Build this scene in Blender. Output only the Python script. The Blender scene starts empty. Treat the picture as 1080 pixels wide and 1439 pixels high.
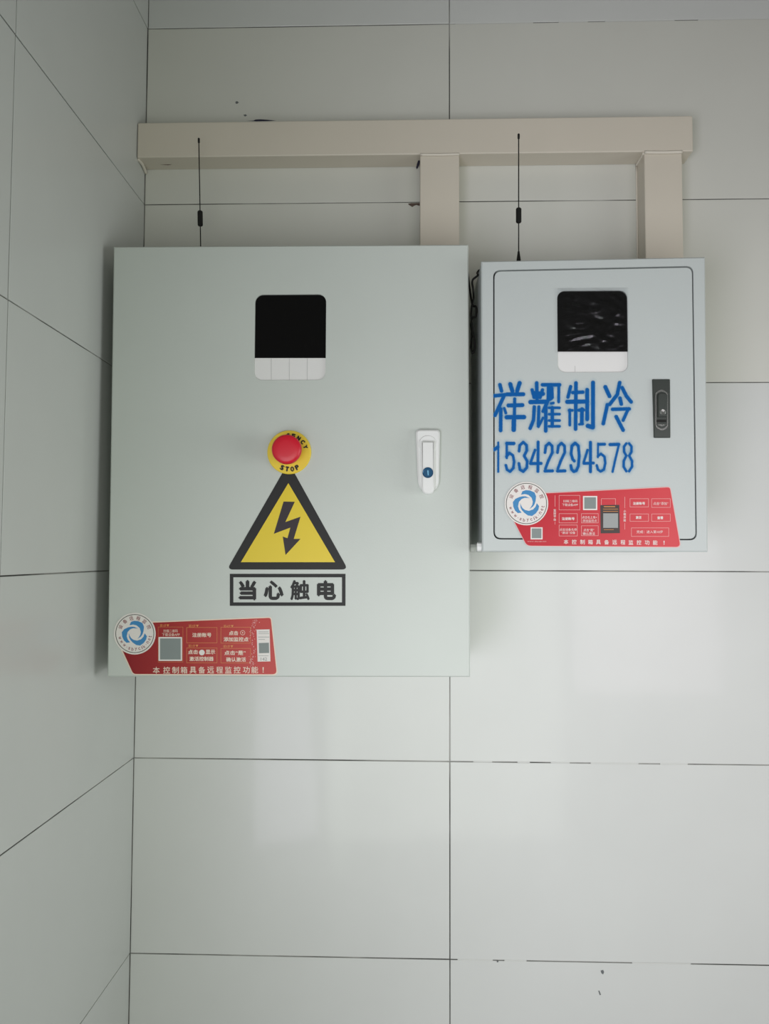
import bpy, bmesh, math, random
from mathutils import Vector, Matrix
from mathutils import noise as mnoise
from mathutils.geometry import tessellate_polygon

random.seed(4)
C = bpy.context.scene.collection
SC = bpy.context.scene

# ------------------------------------------------------------------ camera
Z0 = 1.525                       # camera height over the floor
CAM = Vector((0.0, -1.3, Z0))    # the back wall's tile faces are the plane y = 0
FPX, YAW, PITCH, ROLL = 1146.7, 0.0312, 0.0525, 0.0036
CX, CY = 540.0, 719.5
fw = Vector((-math.sin(YAW) * math.cos(PITCH), math.cos(YAW) * math.cos(PITCH), math.sin(PITCH)))
r0 = Vector((math.cos(YAW), math.sin(YAW), 0))
u0 = r0.cross(fw)
RT = r0 * math.cos(ROLL) + u0 * math.sin(ROLL)
UP = -r0 * math.sin(ROLL) + u0 * math.cos(ROLL)
cam = bpy.data.cameras.new('camera')
cam.sensor_fit = 'VERTICAL'
cam.sensor_height = 36.0
cam.sensor_width = 27.0
cam.lens = FPX * 36.0 / 1439.0
cam.clip_start = 0.02
cam_o = bpy.data.objects.new('camera', cam)
C.objects.link(cam_o)
cam_o.matrix_world = Matrix(((RT.x, UP.x, -fw.x, CAM.x), (RT.y, UP.y, -fw.y, CAM.y), (RT.z, UP.z, -fw.z, CAM.z), (0, 0, 0, 1)))
SC.camera = cam_o

# ------------------------------------------------------------------ world, lights, exposure
w = bpy.data.worlds.new('world')
SC.world = w
w.use_nodes = True
bg = w.node_tree.nodes['Background']
bg.inputs[0].default_value = (0.54, 0.53, 0.485, 1)
bg.inputs[1].default_value = 0.20
SC.view_settings.view_transform = 'Standard'
SC.view_settings.look = 'None'
SC.view_settings.gamma = 1.0
SC.view_settings.use_curve_mapping = False
SC.view_settings.exposure = 0.0


def area(name, loc, target, sx, sy, power, col):
    l = bpy.data.lights.new(name, 'AREA')
    l.shape = 'RECTANGLE'
    l.size, l.size_y = sx, sy
    l.energy = power
    l.color = col
    o = bpy.data.objects.new(name, l)
    C.objects.link(o)
    o.location = loc
    o.rotation_euler = (Vector(target) - Vector(loc)).to_track_quat('-Z', 'Y').to_euler()
    return o


# daylight through the doorway past the end of the left wall, the passage behind the camera (spread set narrow to concentrate the light),
# a window at the right rear and a door ajar
area('doorway_daylight', (-0.75, -2.2, 0.85), (0.45, 0.0, 1.4), 0.7, 1.1, 6.6, (0.90, 0.86, 1.0)).data.spread = math.radians(95)
area('passage_daylight', (0.15, -2.2, 0.95), (0.3, 0.0, 1.2), 1.0, 1.2, 5.0, (0.95, 1.0, 0.92)).data.spread = math.radians(95)
area('side_window_daylight', (1.85, -1.0, 1.35), (-0.437, -0.35, 1.42), 1.1, 0.8, 3.3, (0.96, 1.0, 0.99)).data.spread = math.radians(75)  # added fill to brighten the left wall, no window known there
area('rear_window_daylight', (1.0, -2.2, 1.35), (0.8, 0.0, 1.42), 0.6, 0.8, 1.5, (1.0, 0.9, 0.97)).data.spread = math.radians(70)
area('door_slit_daylight', (-0.29, -2.2, 0.62), (-0.29, 0.0, 0.62), 0.08, 0.9, 0.6, (0.85, 1.0, 0.85))


# ------------------------------------------------------------------ helpers
def at(px, py, Y):
    """the point of the vertical plane y = Y that the photograph shows at (px, py)"""
    d = fw * FPX + RT * (px - CX) - UP * (py - CY)
    t = (Y - CAM.y) / d.y
    return CAM + d * t


def mat(name, col, rough=0.5, metal=0.0, spec=0.5, coat=0.0, bump=None, grad=None):
    m = bpy.data.materials.new(name)
    m.use_nodes = True
    nt = m.node_tree
    b = nt.nodes['Principled BSDF']
    b.inputs['Coat Roughness'].default_value = 0.07
    b.inputs['Base Color'].default_value = (*col, 1)
    b.inputs['Roughness'].default_value = rough
    b.inputs['Metallic'].default_value = metal
    b.inputs['Specular IOR Level'].default_value = spec
    b.inputs['Coat Weight'].default_value = coat
    tc = nt.nodes.new('ShaderNodeTexCoord')
    # a little procedural variation of tone on everything
    nz = nt.nodes.new('ShaderNodeTexNoise')
    nz.inputs['Scale'].default_value = 9.0
    nz.inputs['Detail'].default_value = 3.0
    nt.links.new(tc.outputs['Object'], nz.inputs['Vector'])
    mx = nt.nodes.new('ShaderNodeMix')
    mx.data_type = 'RGBA'
    mx.inputs['A'].default_value = (*[c * 0.97 for c in col], 1)
    mx.inputs['B'].default_value = (*[min(1, c * 1.03) for c in col], 1)
    nt.links.new(nz.outputs['Fac'], mx.inputs['Factor'])
    nt.links.new(mx.outputs['Result'], b.inputs['Base Color'])
    if bump:
        prev = None
        for sc, st, dist in bump:
            n2 = nt.nodes.new('ShaderNodeTexNoise')
            n2.inputs['Scale'].default_value = sc
            n2.inputs['Detail'].default_value = 2.0
            nt.links.new(tc.outputs['Object'], n2.inputs['Vector'])
            bp = nt.nodes.new('ShaderNodeBump')
            bp.inputs['Strength'].default_value = st
            bp.inputs['Distance'].default_value = dist
            nt.links.new(n2.outputs['Fac'], bp.inputs['Height'])
            if prev:
                nt.links.new(prev.outputs['Normal'], bp.inputs['Normal'])
            prev = bp
        nt.links.new(prev.outputs['Normal'], b.inputs['Normal'])
    return m


def srgb(r, g, b):
    f = lambda c: (c / 255 / 12.92) if c <= 10 else ((c / 255 + 0.055) / 1.055) ** 2.4
    return (f(r), f(g), f(b))


M = {}
M['tile'] = mat('glazed_tile', (0.585, 0.600, 0.575), 0.30, coat=0.16, spec=0.32, bump=[(5.0, 0.25, 0.006)])
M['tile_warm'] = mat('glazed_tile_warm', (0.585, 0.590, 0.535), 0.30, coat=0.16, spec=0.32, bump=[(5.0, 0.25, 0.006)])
M['tile_side'] = mat('glazed_tile_side', (0.585, 0.605, 0.575), 0.30, coat=0.16, spec=0.32, bump=[(5.0, 0.25, 0.006)])
M['filler'] = mat('joint_filler', (0.55, 0.56, 0.53), 0.6)
M['floor'] = mat('floor_tile', (0.42, 0.42, 0.40), 0.3)
M['ceiling'] = mat('ceiling_paint', (0.62, 0.62, 0.59), 0.8)
M['cream'] = mat('cream_paint', (0.60, 0.555, 0.465), 0.45, bump=[(60, 0.1, 0.001)])
M['caulk'] = mat('cream_caulk', (0.66, 0.62, 0.53), 0.5)
M['cab'] = mat('grey_powder_coat', (0.525, 0.565, 0.525), 0.38, bump=[(420, 0.16, 0.0006)])
M['cab_b'] = mat('grey_powder_coat_cooler', (0.495, 0.535, 0.52), 0.38, bump=[(420, 0.16, 0.0006)])
M['black'] = mat('black_print', (0.018, 0.018, 0.018), 0.5, spec=0.3)
M['bolt'] = mat('violet_black_print', (0.036, 0.026, 0.032), 0.5, spec=0.3)
M['seal'] = mat('black_seal', (0.012, 0.012, 0.018), 0.7)
M['yellow'] = mat('yellow_print', srgb(222, 196, 30), 0.4)
M['ring'] = mat('yellow_plate', srgb(232, 205, 60), 0.4)
M['knob'] = mat('red_plastic', srgb(206, 22, 45), 0.4)
M['screen'] = mat('black_glass', (0.004, 0.004, 0.004), 0.12, spec=0.25)
M['keys'] = mat('white_plastic', (0.72, 0.72, 0.70), 0.35)
M['keyline'] = mat('grey_key_line', (0.48, 0.48, 0.47), 0.5)
M['white'] = mat('white_paint', (0.74, 0.75, 0.73), 0.3)
M['nylon'] = mat('white_nylon', (0.86, 0.87, 0.85), 0.35)
M['blue_lock'] = mat('blue_anodised', (0.008, 0.075, 0.17), 0.3, metal=0.3)
M['blue_light'] = mat('light_blue_metal', (0.16, 0.42, 0.62), 0.3, metal=0.2)
M['metal'] = mat('dark_chrome', (0.085, 0.098, 0.09), 0.30, metal=0.75)
M['metal_l'] = mat('worn_chrome', (0.42, 0.44, 0.42), 0.22, metal=0.9)
M['rubber'] = mat('black_rubber', (0.006, 0.006, 0.005), 0.6, spec=0.3)
M['p_white'] = mat('white_print', (0.72, 0.69, 0.65), 0.4)
M['p_pink'] = mat('pale_pink_print', (0.72, 0.42, 0.40), 0.4)
M['p_cream'] = mat('cream_print', (0.74, 0.62, 0.50), 0.4)
M['p_gold'] = mat('golden_print', (0.62, 0.24, 0.05), 0.4)
M['p_maroon'] = mat('maroon_print', (0.20, 0.035, 0.045), 0.4)
M['p_blue'] = mat('blue_print', (0.025, 0.21, 0.46), 0.35)
M['p_green'] = mat('dark_green_print', (0.02, 0.03, 0.02), 0.4)
M['p_grey'] = mat('grey_print', (0.30, 0.32, 0.31), 0.5)
M['p_code'] = mat('plain_grey_green_print', (0.20, 0.235, 0.225), 0.5)
M['p_brown'] = mat('dark_brown_print', (0.030, 0.016, 0.013), 0.4)
M['dirt'] = mat('dark_dirt', (0.015, 0.014, 0.03), 0.9)
M['dirt_l'] = mat('brown_chip', (0.10, 0.07, 0.055), 0.9)
M['speck'] = mat('grey_speck', (0.13, 0.14, 0.14), 0.9)


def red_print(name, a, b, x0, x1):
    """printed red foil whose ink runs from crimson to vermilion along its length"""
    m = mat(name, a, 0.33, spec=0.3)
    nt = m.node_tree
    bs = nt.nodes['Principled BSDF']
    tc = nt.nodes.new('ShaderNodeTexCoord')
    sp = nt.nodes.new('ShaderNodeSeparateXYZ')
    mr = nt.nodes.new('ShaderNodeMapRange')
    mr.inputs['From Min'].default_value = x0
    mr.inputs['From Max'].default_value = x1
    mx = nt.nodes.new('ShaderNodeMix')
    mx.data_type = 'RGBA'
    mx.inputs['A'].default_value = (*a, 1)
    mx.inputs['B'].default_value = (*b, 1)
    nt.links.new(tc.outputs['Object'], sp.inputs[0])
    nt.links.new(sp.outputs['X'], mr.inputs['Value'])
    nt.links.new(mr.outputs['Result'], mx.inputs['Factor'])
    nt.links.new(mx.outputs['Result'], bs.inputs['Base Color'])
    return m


def grout_mat():
    m = mat('patchy_grout', (0.2, 0.2, 0.19), 0.9)
    nt = m.node_tree
    bs = nt.nodes['Principled BSDF']
    tc = nt.nodes.new('ShaderNodeTexCoord')
    nz = nt.nodes.new('ShaderNodeTexNoise')
    nz.inputs['Scale'].default_value = 7.0
    nz.inputs['Detail'].default_value = 4.0
    cr = nt.nodes.new('ShaderNodeValToRGB')
    cr.color_ramp.elements[0].position = 0.42
    cr.color_ramp.elements[0].color = (0.05, 0.052, 0.045, 1)
    cr.color_ramp.elements[1].position = 0.66
    cr.color_ramp.elements[1].color = (0.42, 0.42, 0.39, 1)
    nt.links.new(tc.outputs['Object'], nz.inputs['Vector'])
    nt.links.new(nz.outputs['Fac'], cr.inputs['Fac'])
    nt.links.new(cr.outputs['Color'], bs.inputs['Base Color'])
    return m


def spray_mat():
    """blue paint whose cover is the mesh attribute «cover» (a stencil edge fading into overspray)"""
    m = bpy.data.materials.new('blue_spray_paint')
    m.use_nodes = True
    nt = m.node_tree
    b = nt.nodes['Principled BSDF']
    b.inputs['Roughness'].default_value = 0.5
    out = nt.nodes['Material Output']
    at_ = nt.nodes.new('ShaderNodeAttribute')
    at_.attribute_name = 'cover'
    b.inputs['Specular IOR Level'].default_value = 0.12
    cr = nt.nodes.new('ShaderNodeValToRGB')          # thin overspray lets the undercoat tint it towards cyan
    cr.color_ramp.elements[0].position = 0.25
    cr.color_ramp.elements[0].color = (*srgb(70, 168, 214), 1)
    cr.color_ramp.elements[1].position = 0.85
    cr.color_ramp.elements[1].color = (*srgb(0, 88, 160), 1)
    nt.links.new(at_.outputs['Fac'], cr.inputs['Fac'])
    nt.links.new(cr.outputs['Color'], b.inputs['Base Color'])
    tr = nt.nodes.new('ShaderNodeBsdfTransparent')
    mx = nt.nodes.new('ShaderNodeMixShader')
    nt.links.new(at_.outputs['Fac'], mx.inputs['Fac'])
    nt.links.new(tr.outputs[0], mx.inputs[1])
    nt.links.new(b.outputs[0], mx.inputs[2])
    nt.links.new(mx.outputs[0], out.inputs['Surface'])
    return m


def film_mat():
    """clear crinkled plastic film"""
    m = bpy.data.materials.new('clear_film')
    m.use_nodes = True
    nt = m.node_tree
    out = nt.nodes['Material Output']
    gl = nt.nodes.new('ShaderNodeBsdfGlossy')
    gl.inputs['Roughness'].default_value = 0.17
    gl.inputs['Color'].default_value = (0.9, 0.93, 1.0, 1)
    tr = nt.nodes.new('ShaderNodeBsdfTransparent')
    mx = nt.nodes.new('ShaderNodeMixShader')
    fr = nt.nodes.new('ShaderNodeFresnel')
    fr.inputs['IOR'].default_value = 1.5
    nt.links.new(fr.outputs[0], mx.inputs['Fac'])
    nt.links.new(tr.outputs[0], mx.inputs[1])
    nt.links.new(gl.outputs[0], mx.inputs[2])
    nt.links.new(mx.outputs[0], out.inputs['Surface'])
    return m


M['grout'] = grout_mat()
M['spray'] = spray_mat()
M['film'] = film_mat()
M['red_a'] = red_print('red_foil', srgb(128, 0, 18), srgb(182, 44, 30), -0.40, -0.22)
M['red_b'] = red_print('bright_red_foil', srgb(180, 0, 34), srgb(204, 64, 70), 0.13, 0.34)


def obj(name, me_or_bm, m, parent=None, smooth=False):
    if isinstance(me_or_bm, bmesh.types.BMesh):
        me = bpy.data.meshes.new(name)
        bmesh.ops.recalc_face_normals(me_or_bm, faces=me_or_bm.faces)
        me_or_bm.to_mesh(me)
        me_or_bm.free()
    else:
        me = me_or_bm
    if not me.materials:
        me.materials.append(M[m] if isinstance(m, str) else m)
    if smooth:
        for p in me.polygons:
            p.use_smooth = True
    o = bpy.data.objects.new(name, me)
    C.objects.link(o)
    if parent:
        o.parent = parent
        o.matrix_parent_inverse = parent.matrix_world.inverted() if False else Matrix.Translation(-parent.location)
    return o


def thing(name, label, cat, loc, group=None):
    o = bpy.data.objects.new(name, None)
    o.empty_display_size = 0.05
    C.objects.link(o)
    o.location = loc
    o['label'] = label
    o['category'] = cat
    if group:
        o['group'] = group
    return o


def sub(parent, name, geo, m, smooth=False, label=None):
    """a part whose mesh is in world coordinates, under a thing (or under a part of it that sits at its thing)"""
    me = geo
    if isinstance(geo, bmesh.types.BMesh):
        me = bpy.data.meshes.new(name)
        bmesh.ops.recalc_face_normals(geo, faces=geo.faces)
        geo.to_mesh(me)
        geo.free()
    if not me.materials:
        me.materials.append(M[m] if isinstance(m, str) else m)
    if smooth:
        for p in me.polygons:
            p.use_smooth = True
    o = bpy.data.objects.new(name, me)
    C.objects.link(o)
    o.parent = parent
    root = parent
    off = Vector((0, 0, 0))
    while root is not None:
        off += root.location
        root = root.parent
    o.location = -off
    if label:
        o['label'] = label
    return o


def box_bm(x0, x1, y0, y1, z0, z1, bm=None, bev=0.0):
    bm = bm or bmesh.new()
    vs = [bm.verts.new((x, y, z)) for x in (x0, x1) for y in (y0, y1) for z in (z0, z1)]
    fs = [bm.faces.new([vs[i] for i in f]) for f in ((0, 1, 3, 2), (4, 6, 7, 5), (0, 4, 5, 1), (2, 3, 7, 6), (0, 2, 6, 4), (1, 5, 7, 3))]
    if bev:
        es = list({e for f in fs for e in f.edges})
        bmesh.ops.bevel(bm, geom=es, offset=bev, segments=2, affect='EDGES', profile=0.5)
    return bm


def rrect(x0, x1, z0, z1, r, n=6):
    """rounded rectangle outline, counter-clockwise in (x, z)"""
    out = []
    for cx_, cz_, a in ((x1 - r, z1 - r, 0), (x0 + r, z1 - r, 90), (x0 + r, z0 + r, 180), (x1 - r, z0 + r, 270)):
        for k in range(n + 1):
            t = math.radians(a + 90 * k / n)
            out.append((cx_ + r * math.cos(t), cz_ + r * math.sin(t)))
    return out


def circ(cx_, cz_, r, n=40):
    return [(cx_ + r * math.cos(2 * math.pi * k / n), cz_ + r * math.sin(2 * math.pi * k / n)) for k in range(n)]


def inset(pts, d):
    """offset a counter-clockwise outline inwards by d"""
    n = len(pts)
    out = []
    for i in range(n):
        a, b, c = Vector(pts[i - 1]), Vector(pts[i]), Vector(pts[(i + 1) % n])
        e1, e2 = (b - a), (c - b)
        if e1.length < 1e-9 or e2.length < 1e-9:
            out.append(pts[i]); continue
        n1 = Vector((-e1.y, e1.x)).normalized()
        n2 = Vector((-e2.y, e2.x)).normalized()
        nn = n1 + n2
        if nn.length < 1e-6:
            nn = n1
        nn.normalize()
        k = max(0.3, nn.dot(n1))
        p = b + nn * (d / k)
        out.append((p.x, p.y))
    return out


def fill(bm, outline, holes, y):
    """flat face (with holes) in the plane y"""
    loops = []
    for L in [outline] + list(holes):
        vs = [bm.verts.new((p[0], y, p[1])) for p in L]
        loops.append(vs)
    tri = tessellate_polygon([[Vector((p[0], p[1], 0)) for p in L] for L in [outline] + list(holes)])
    flat = [v for L in loops for v in L]
    for t in tri:
        try:
            bm.faces.new([flat[i] for i in t])
        except ValueError:
            pass
    return loops


def plate(outline, holes, yf, yb, ch=0.0, back=True):
    """a plate from y = yf (front) to y = yb with chamfered outer edge and open holes"""
    bm = bmesh.new()
    front = inset(outline, ch) if ch else outline
    lf = fill(bm, front, holes, yf)
    if ch:
        mid = [bm.verts.new((p[0], yf + ch, p[1])) for p in outline]
        n = len(mid)
        for i in range(n):
            bm.faces.new((lf[0][i], lf[0][(i + 1) % n], mid[(i + 1) % n], mid[i]))
    else:
        mid = lf[0]
    lb = fill(bm, outline, holes, yb) if back else None
    if back:
        n = len(mid)
        for i in range(n):
            bm.faces.new((mid[i], mid[(i + 1) % n], lb[0][(i + 1) % n], lb[0][i]))
        for h in range(1, len(lf)):
            n = len(lf[h])
            for i in range(n):
                bm.faces.new((lf[h][i], lf[h][(i + 1) % n], lb[h][(i + 1) % n], lb[h][i]))
    return bm


def tube(pts, r, n=8, bm=None, closed_ends=True):
    bm = bm or bmesh.new()
    pts = [Vector(p) for p in pts]
    rs = r if isinstance(r, (list, tuple)) else [r] * len(pts)
    rings = []
    ref = Vector((0.31, 0.22, 0.93)).normalized()
    for i, p in enumerate(pts):
        t = (pts[min(i + 1, len(pts) - 1)] - pts[max(i - 1, 0)]).normalized()
        a = t.cross(ref)
        if a.length < 0.05:
            a = t.cross(Vector((1, 0, 0)))
        a.normalize()
        b = t.cross(a)
        rings.append([bm.verts.new(p + (a * math.cos(2 * math.pi * k / n) + b * math.sin(2 * math.pi * k / n)) * rs[i]) for k in range(n)])
    for i in range(len(rings) - 1):
        for k in range(n):
            bm.faces.new((rings[i][k], rings[i][(k + 1) % n], rings[i + 1][(k + 1) % n], rings[i + 1][k]))
    if closed_ends:
        bm.faces.new(rings[0]); bm.faces.new(rings[-1][::-1])
    return bm


def smooth_path(pts, k=6):
    out = []
    n = len(pts)
    P = [Vector(p) for p in pts]
    for i in range(n - 1):
        a, b, c, d = P[max(i - 1, 0)], P[i], P[i + 1], P[min(i + 2, n - 1)]
        for j in range(k):
            t = j / k
            out.append(0.5 * ((2 * b) + (c - a) * t + (2 * a - 5 * b + 4 * c - d) * t * t + (3 * b - a - 3 * c + d) * t ** 3))
    out.append(P[-1])
    return out


def lathe_y(cx_, cz_, prof, n=48):
    """revolve (radius, y) about the axis parallel to y"""
    bm = bmesh.new()
    rings = []
    for r, y in prof:
        if r < 1e-6:
            rings.append([bm.verts.new((cx_, y, cz_))])
        else:
            rings.append([bm.verts.new((cx_ + r * math.cos(2 * math.pi * k / n), y, cz_ + r * math.sin(2 * math.pi * k / n))) for k in range(n)])
    for a, b in zip(rings, rings[1:]):
        for k in range(n):
            if len(a) == 1 and len(b) == 1:
                continue
            if len(a) == 1:
                bm.faces.new((a[0], b[k], b[(k + 1) % n]))
            elif len(b) == 1:
                bm.faces.new((a[k], a[(k + 1) % n], b[0]))
            else:
                bm.faces.new((a[k], a[(k + 1) % n], b[(k + 1) % n], b[k]))
    return bm


def W(pts, Y):
    """outline in the photograph's pixels -> (x, z) in the plane y = Y, counter-clockwise"""
    L = [at(p[0], p[1], Y) for p in pts]
    L = [(p.x, p.z) for p in L]
    a = sum(L[i - 1][0] * L[i][1] - L[i][0] * L[i - 1][1] for i in range(len(L)))
    return L if a > 0 else L[::-1]


def flat(polys, Y, bm=None):
    """flat print: filled outlines (pixels) in the plane y = Y"""
    bm = bm or bmesh.new()
    for p in polys:
        if isinstance(p, dict):
            fill(bm, W(p['o'], Y), [W(h, Y) for h in p['h']], Y)
        else:
            fill(bm, W(p, Y), [], Y)
    return bm


def rect_px(x0, y0, x1, y1):
    return [(x0, y0), (x1, y0), (x1, y1), (x0, y1)]


def frame_px(x0, y0, x1, y1, t):
    return [rect_px(x0, y0, x1, y0 + t), rect_px(x0, y1 - t, x1, y1), rect_px(x0, y0 + t, x0 + t, y1 - t), rect_px(x1 - t, y0 + t, x1, y1 - t)]


def ring_px(r, t, Y):
    x0, y0, x1, y1 = r
    return flat([{'o': rect_px(x0, y0, x1, y1), 'h': [rect_px(x0 + t, y0 + t, x1 - t, y1 - t)]}], Y)


_glyph = {}


def glyph(s, bold=0.0):
    """filled letter shapes of s as (verts 2D, faces), in units of the letter size"""
    key = (s, bold)
    if key not in _glyph:
        cu = bpy.data.curves.new('lettering', 'FONT')
        cu.body = s
        cu.size = 1.0
        cu.offset = bold
        cu.resolution_u = 2
        cu.dimensions = '2D'
        cu.fill_mode = 'FRONT'
        o = bpy.data.objects.new('lettering', cu)
        C.objects.link(o)
        dg = bpy.context.evaluated_depsgraph_get()
        me = bpy.data.meshes.new_from_object(o.evaluated_get(dg))
        _glyph[key] = ([(v.co.x, v.co.y) for v in me.vertices], [tuple(p.vertices) for p in me.polygons])
        bpy.data.objects.remove(o)
        bpy.data.curves.remove(cu)
        bpy.data.meshes.remove(me)
    return _glyph[key]


def write(bm, s, Y, cx_, cy_, wpx, hpx, bold=0.0, rot=0.0, slope=0.0):
    """letter s into the box of wpx x hpx pixels about (cx_, cy_) in the plane y = Y; rot in degrees, anticlockwise"""
    v, f = glyph(s)
    if not v:
        return bm
    if bold > 0.009:                      # heavier strokes: the same letter laid down again a hair to each side
        d = bold * hpx
        for q_, (ax_, ay_) in enumerate(((d, 0), (-d, 0), (0, d), (0, -d))):
            write(bm, s, Y - 0.000012 * q_, cx_ + ax_, cy_ + ay_, wpx - 2 * d, hpx - 2 * d, 0.0, rot, slope)
        return bm
    xs = [p[0] for p in v]; ys = [p[1] for p in v]
    x0, x1, y0, y1 = min(xs), max(xs), min(ys), max(ys)
    c, sn = math.cos(math.radians(rot)), math.sin(math.radians(rot))
    out = []
    for x, y in v:
        a = ((x - x0) / max(1e-6, x1 - x0) - 0.5) * wpx
        b = ((y - y0) / max(1e-6, y1 - y0) - 0.5) * hpx
        out.append(bm.verts.new(at(cx_ + a * c - b * sn, cy_ - (a * sn + b * c) + slope * a, Y)))
    for q in f:
        try:
            bm.faces.new([out[i] for i in q])
        except ValueError:
            pass
    return bm


# ------------------------------------------------------------------ the room: back wall, left wall, floor
XC = -0.4368                                   # the corner
ROWS = [0.0, 0.300, 0.600, Z0 - 0.6249, Z0 - 0.3229, Z0 - 0.0242, Z0 + 0.2756, Z0 + 0.5734, Z0 + 0.8720, Z0 + 1.172]
COLS = [XC, 0.0632, 0.6632, 1.2632, 1.8632]
SIDE = [0.0, 0.4390, 1.0390]
GAP, TH = 0.0008, 0.0015

bm = box_bm(XC - 0.10, COLS[-1], TH, 0.10, 0.0, ROWS[-1])
wall_back = obj('wall_back', bm, 'grout'); wall_back['kind'] = 'structure'
bm = box_bm(XC - 0.10, XC - TH, -SIDE[-1], TH, 0.0, ROWS[-1])
wall_left = obj('wall_left', bm, 'grout'); wall_left['kind'] = 'structure'
bm = box_bm(XC - 0.10, COLS[-1], -2.239, 0.10, -0.08, 0.0)
floor = obj('floor', bm, 'floor'); floor['kind'] = 'structure'
bm = box_bm(XC - 0.10, COLS[-1], -2.239, 0.10, ROWS[-1], ROWS[-1] + 0.08)
ceiling = obj('ceiling', bm, 'ceiling'); ceiling['kind'] = 'structure'

_tiles = {}


def tile_mesh(wd, ht, m):
    """a tile lying in the plane y = 0 about its centre, its front edge eased"""
    k = (round(wd, 4), round(ht, 4), m)
    if k not in _tiles:
        x, z, c = wd / 2 - GAP, ht / 2 - GAP, 0.0006
        b = bmesh.new()
        fr = [b.verts.new((sx * (x - c), 0, sz * (z - c))) for sx, sz in ((-1, -1), (1, -1), (1, 1), (-1, 1))]
        md = [b.verts.new((sx * x, c * 0.6, sz * z)) for sx, sz in ((-1, -1), (1, -1), (1, 1), (-1, 1))]
        bk = [b.verts.new((sx * x, TH, sz * z)) for sx, sz in ((-1, -1), (1, -1), (1, 1), (-1, 1))]
        b.faces.new(fr); b.faces.new(bk[::-1])
        for i in range(4):
            j = (i + 1) % 4
            b.faces.new((fr[i], fr[j], md[j], md[i])); b.faces.new((md[i], md[j], bk[j], bk[i]))
        bmesh.ops.recalc_face_normals(b, faces=b.faces)
        me = bpy.data.meshes.new('tile')
        b.to_mesh(me); b.free()
        me.materials.append(M[m])
        _tiles[k] = me
    return _tiles[k]


def tilt(s):
    return random.uniform(-s, s)


for i in range(len(ROWS) - 1):
    for j in range(len(COLS) - 1):
        wd, ht = COLS[j + 1] - COLS[j], ROWS[i + 1] - ROWS[i]
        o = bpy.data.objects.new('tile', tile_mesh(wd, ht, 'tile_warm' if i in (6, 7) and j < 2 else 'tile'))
        C.objects.link(o); o.parent = wall_back
        o.location = ((COLS[j] + COLS[j + 1]) / 2, 0, (ROWS[i] + ROWS[i + 1]) / 2)
        o.rotation_euler = (tilt(0.0012), 0, tilt(0.0012))
    for j in range(len(SIDE) - 1):
        wd, ht = SIDE[j + 1] - SIDE[j], ROWS[i + 1] - ROWS[i]
        o = bpy.data.objects.new('tile', tile_mesh(wd, ht, 'tile_side'))
        C.objects.link(o); o.parent = wall_left
        o.location = (XC, -(SIDE[j] + SIDE[j + 1]) / 2, (ROWS[i] + ROWS[i + 1]) / 2)
        o.rotation_euler = (tilt(0.0008), 0, math.pi / 2 + tilt(0.0012))

# joints filled flush where the photograph shows no crack
def filler(row, x0, x1):
    z = ROWS[row]
    a, b = at(x0, 700, 0).x, at(x1, 700, 0).x
    sub(wall_back, 'joint_filler', box_bm(a, b, 0.0001, TH, z - GAP - 0.0002, z + GAP + 0.0002), 'filler')


for a, b in ((640, 753), (790, 832), (857, 958), (992, 1110)):
    filler(8, a, b)
for a, b in ((664, 690), (725, 742), (771, 797), (826, 892), (922, 960)):
    filler(4, a, b)
for a, b in ((642, 690), (706, 736), (880, 960)):
    filler(3, a, b)


def stain(name, pts, m, Y=-0.0004, parent=wall_back):
    return sub(parent, name, flat([pts], Y), m)


stain('chipped_grout', [(573, 286.3), (577, 285.4), (591, 285.2), (592, 288.6), (588, 289.2), (585, 288.0), (582, 289.0), (579, 291.0), (576.5, 289.3), (574, 287.8)], 'dirt_l')
stain('dirt_speck', [(843.5, 1364), (847, 1363), (848.5, 1366), (847, 1369.5), (844.5, 1367.5)], 'speck')
stain('dirt_speck', [(840.3, 1392.5), (841.8, 1392), (844, 1398), (842.2, 1398.6)], 'speck')
stain('dirt_speck', [(330.5, 143), (333, 142), (335.5, 144), (333, 146), (331, 145.6)], 'speck')
stain('dirt_speck', [(341.5, 161.5), (345, 160.5), (347, 162.5), (344, 163.8)], 'speck')
stain('dirt_speck', [(697.5, 1350.6), (699.5, 1349.8), (700.2, 1352), (698, 1352.6)], 'speck')

# ------------------------------------------------------------------ the boxed trunking over the cabinets
tr = thing('cable_trunking', 'cream boxed cable trunking running across the tiles above both grey cabinets with two drops', 'trunking', (0.0, -0.02, Z0 + 0.66))
TD = -0.0425
zb, zt = Z0 + 0.6315, Z0 + 0.6885
sub(tr, 'horizontal_run', box_bm(XC + 0.0007, 0.4410, TD, -0.0002, zb, zt, bev=0.0016), 'cream')
BIGTOP, SMALLTOP = Z0 + 0.4335, Z0 + 0.4035
sub(tr, 'vertical_branch', box_bm(0.0150, 0.0766, TD + 0.0015, -0.0002, BIGTOP + 0.0006, zb, bev=0.0014), 'cream')
sub(tr, 'vertical_branch', box_bm(0.3655, 0.4240, TD + 0.0015, -0.0002, SMALLTOP + 0.0006, zb, bev=0.0014), 'cream')


def bead(pts, r):
    sub(tr, 'caulk_bead', tube(smooth_path(pts, 4), r, 6), 'caulk', True)


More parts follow.
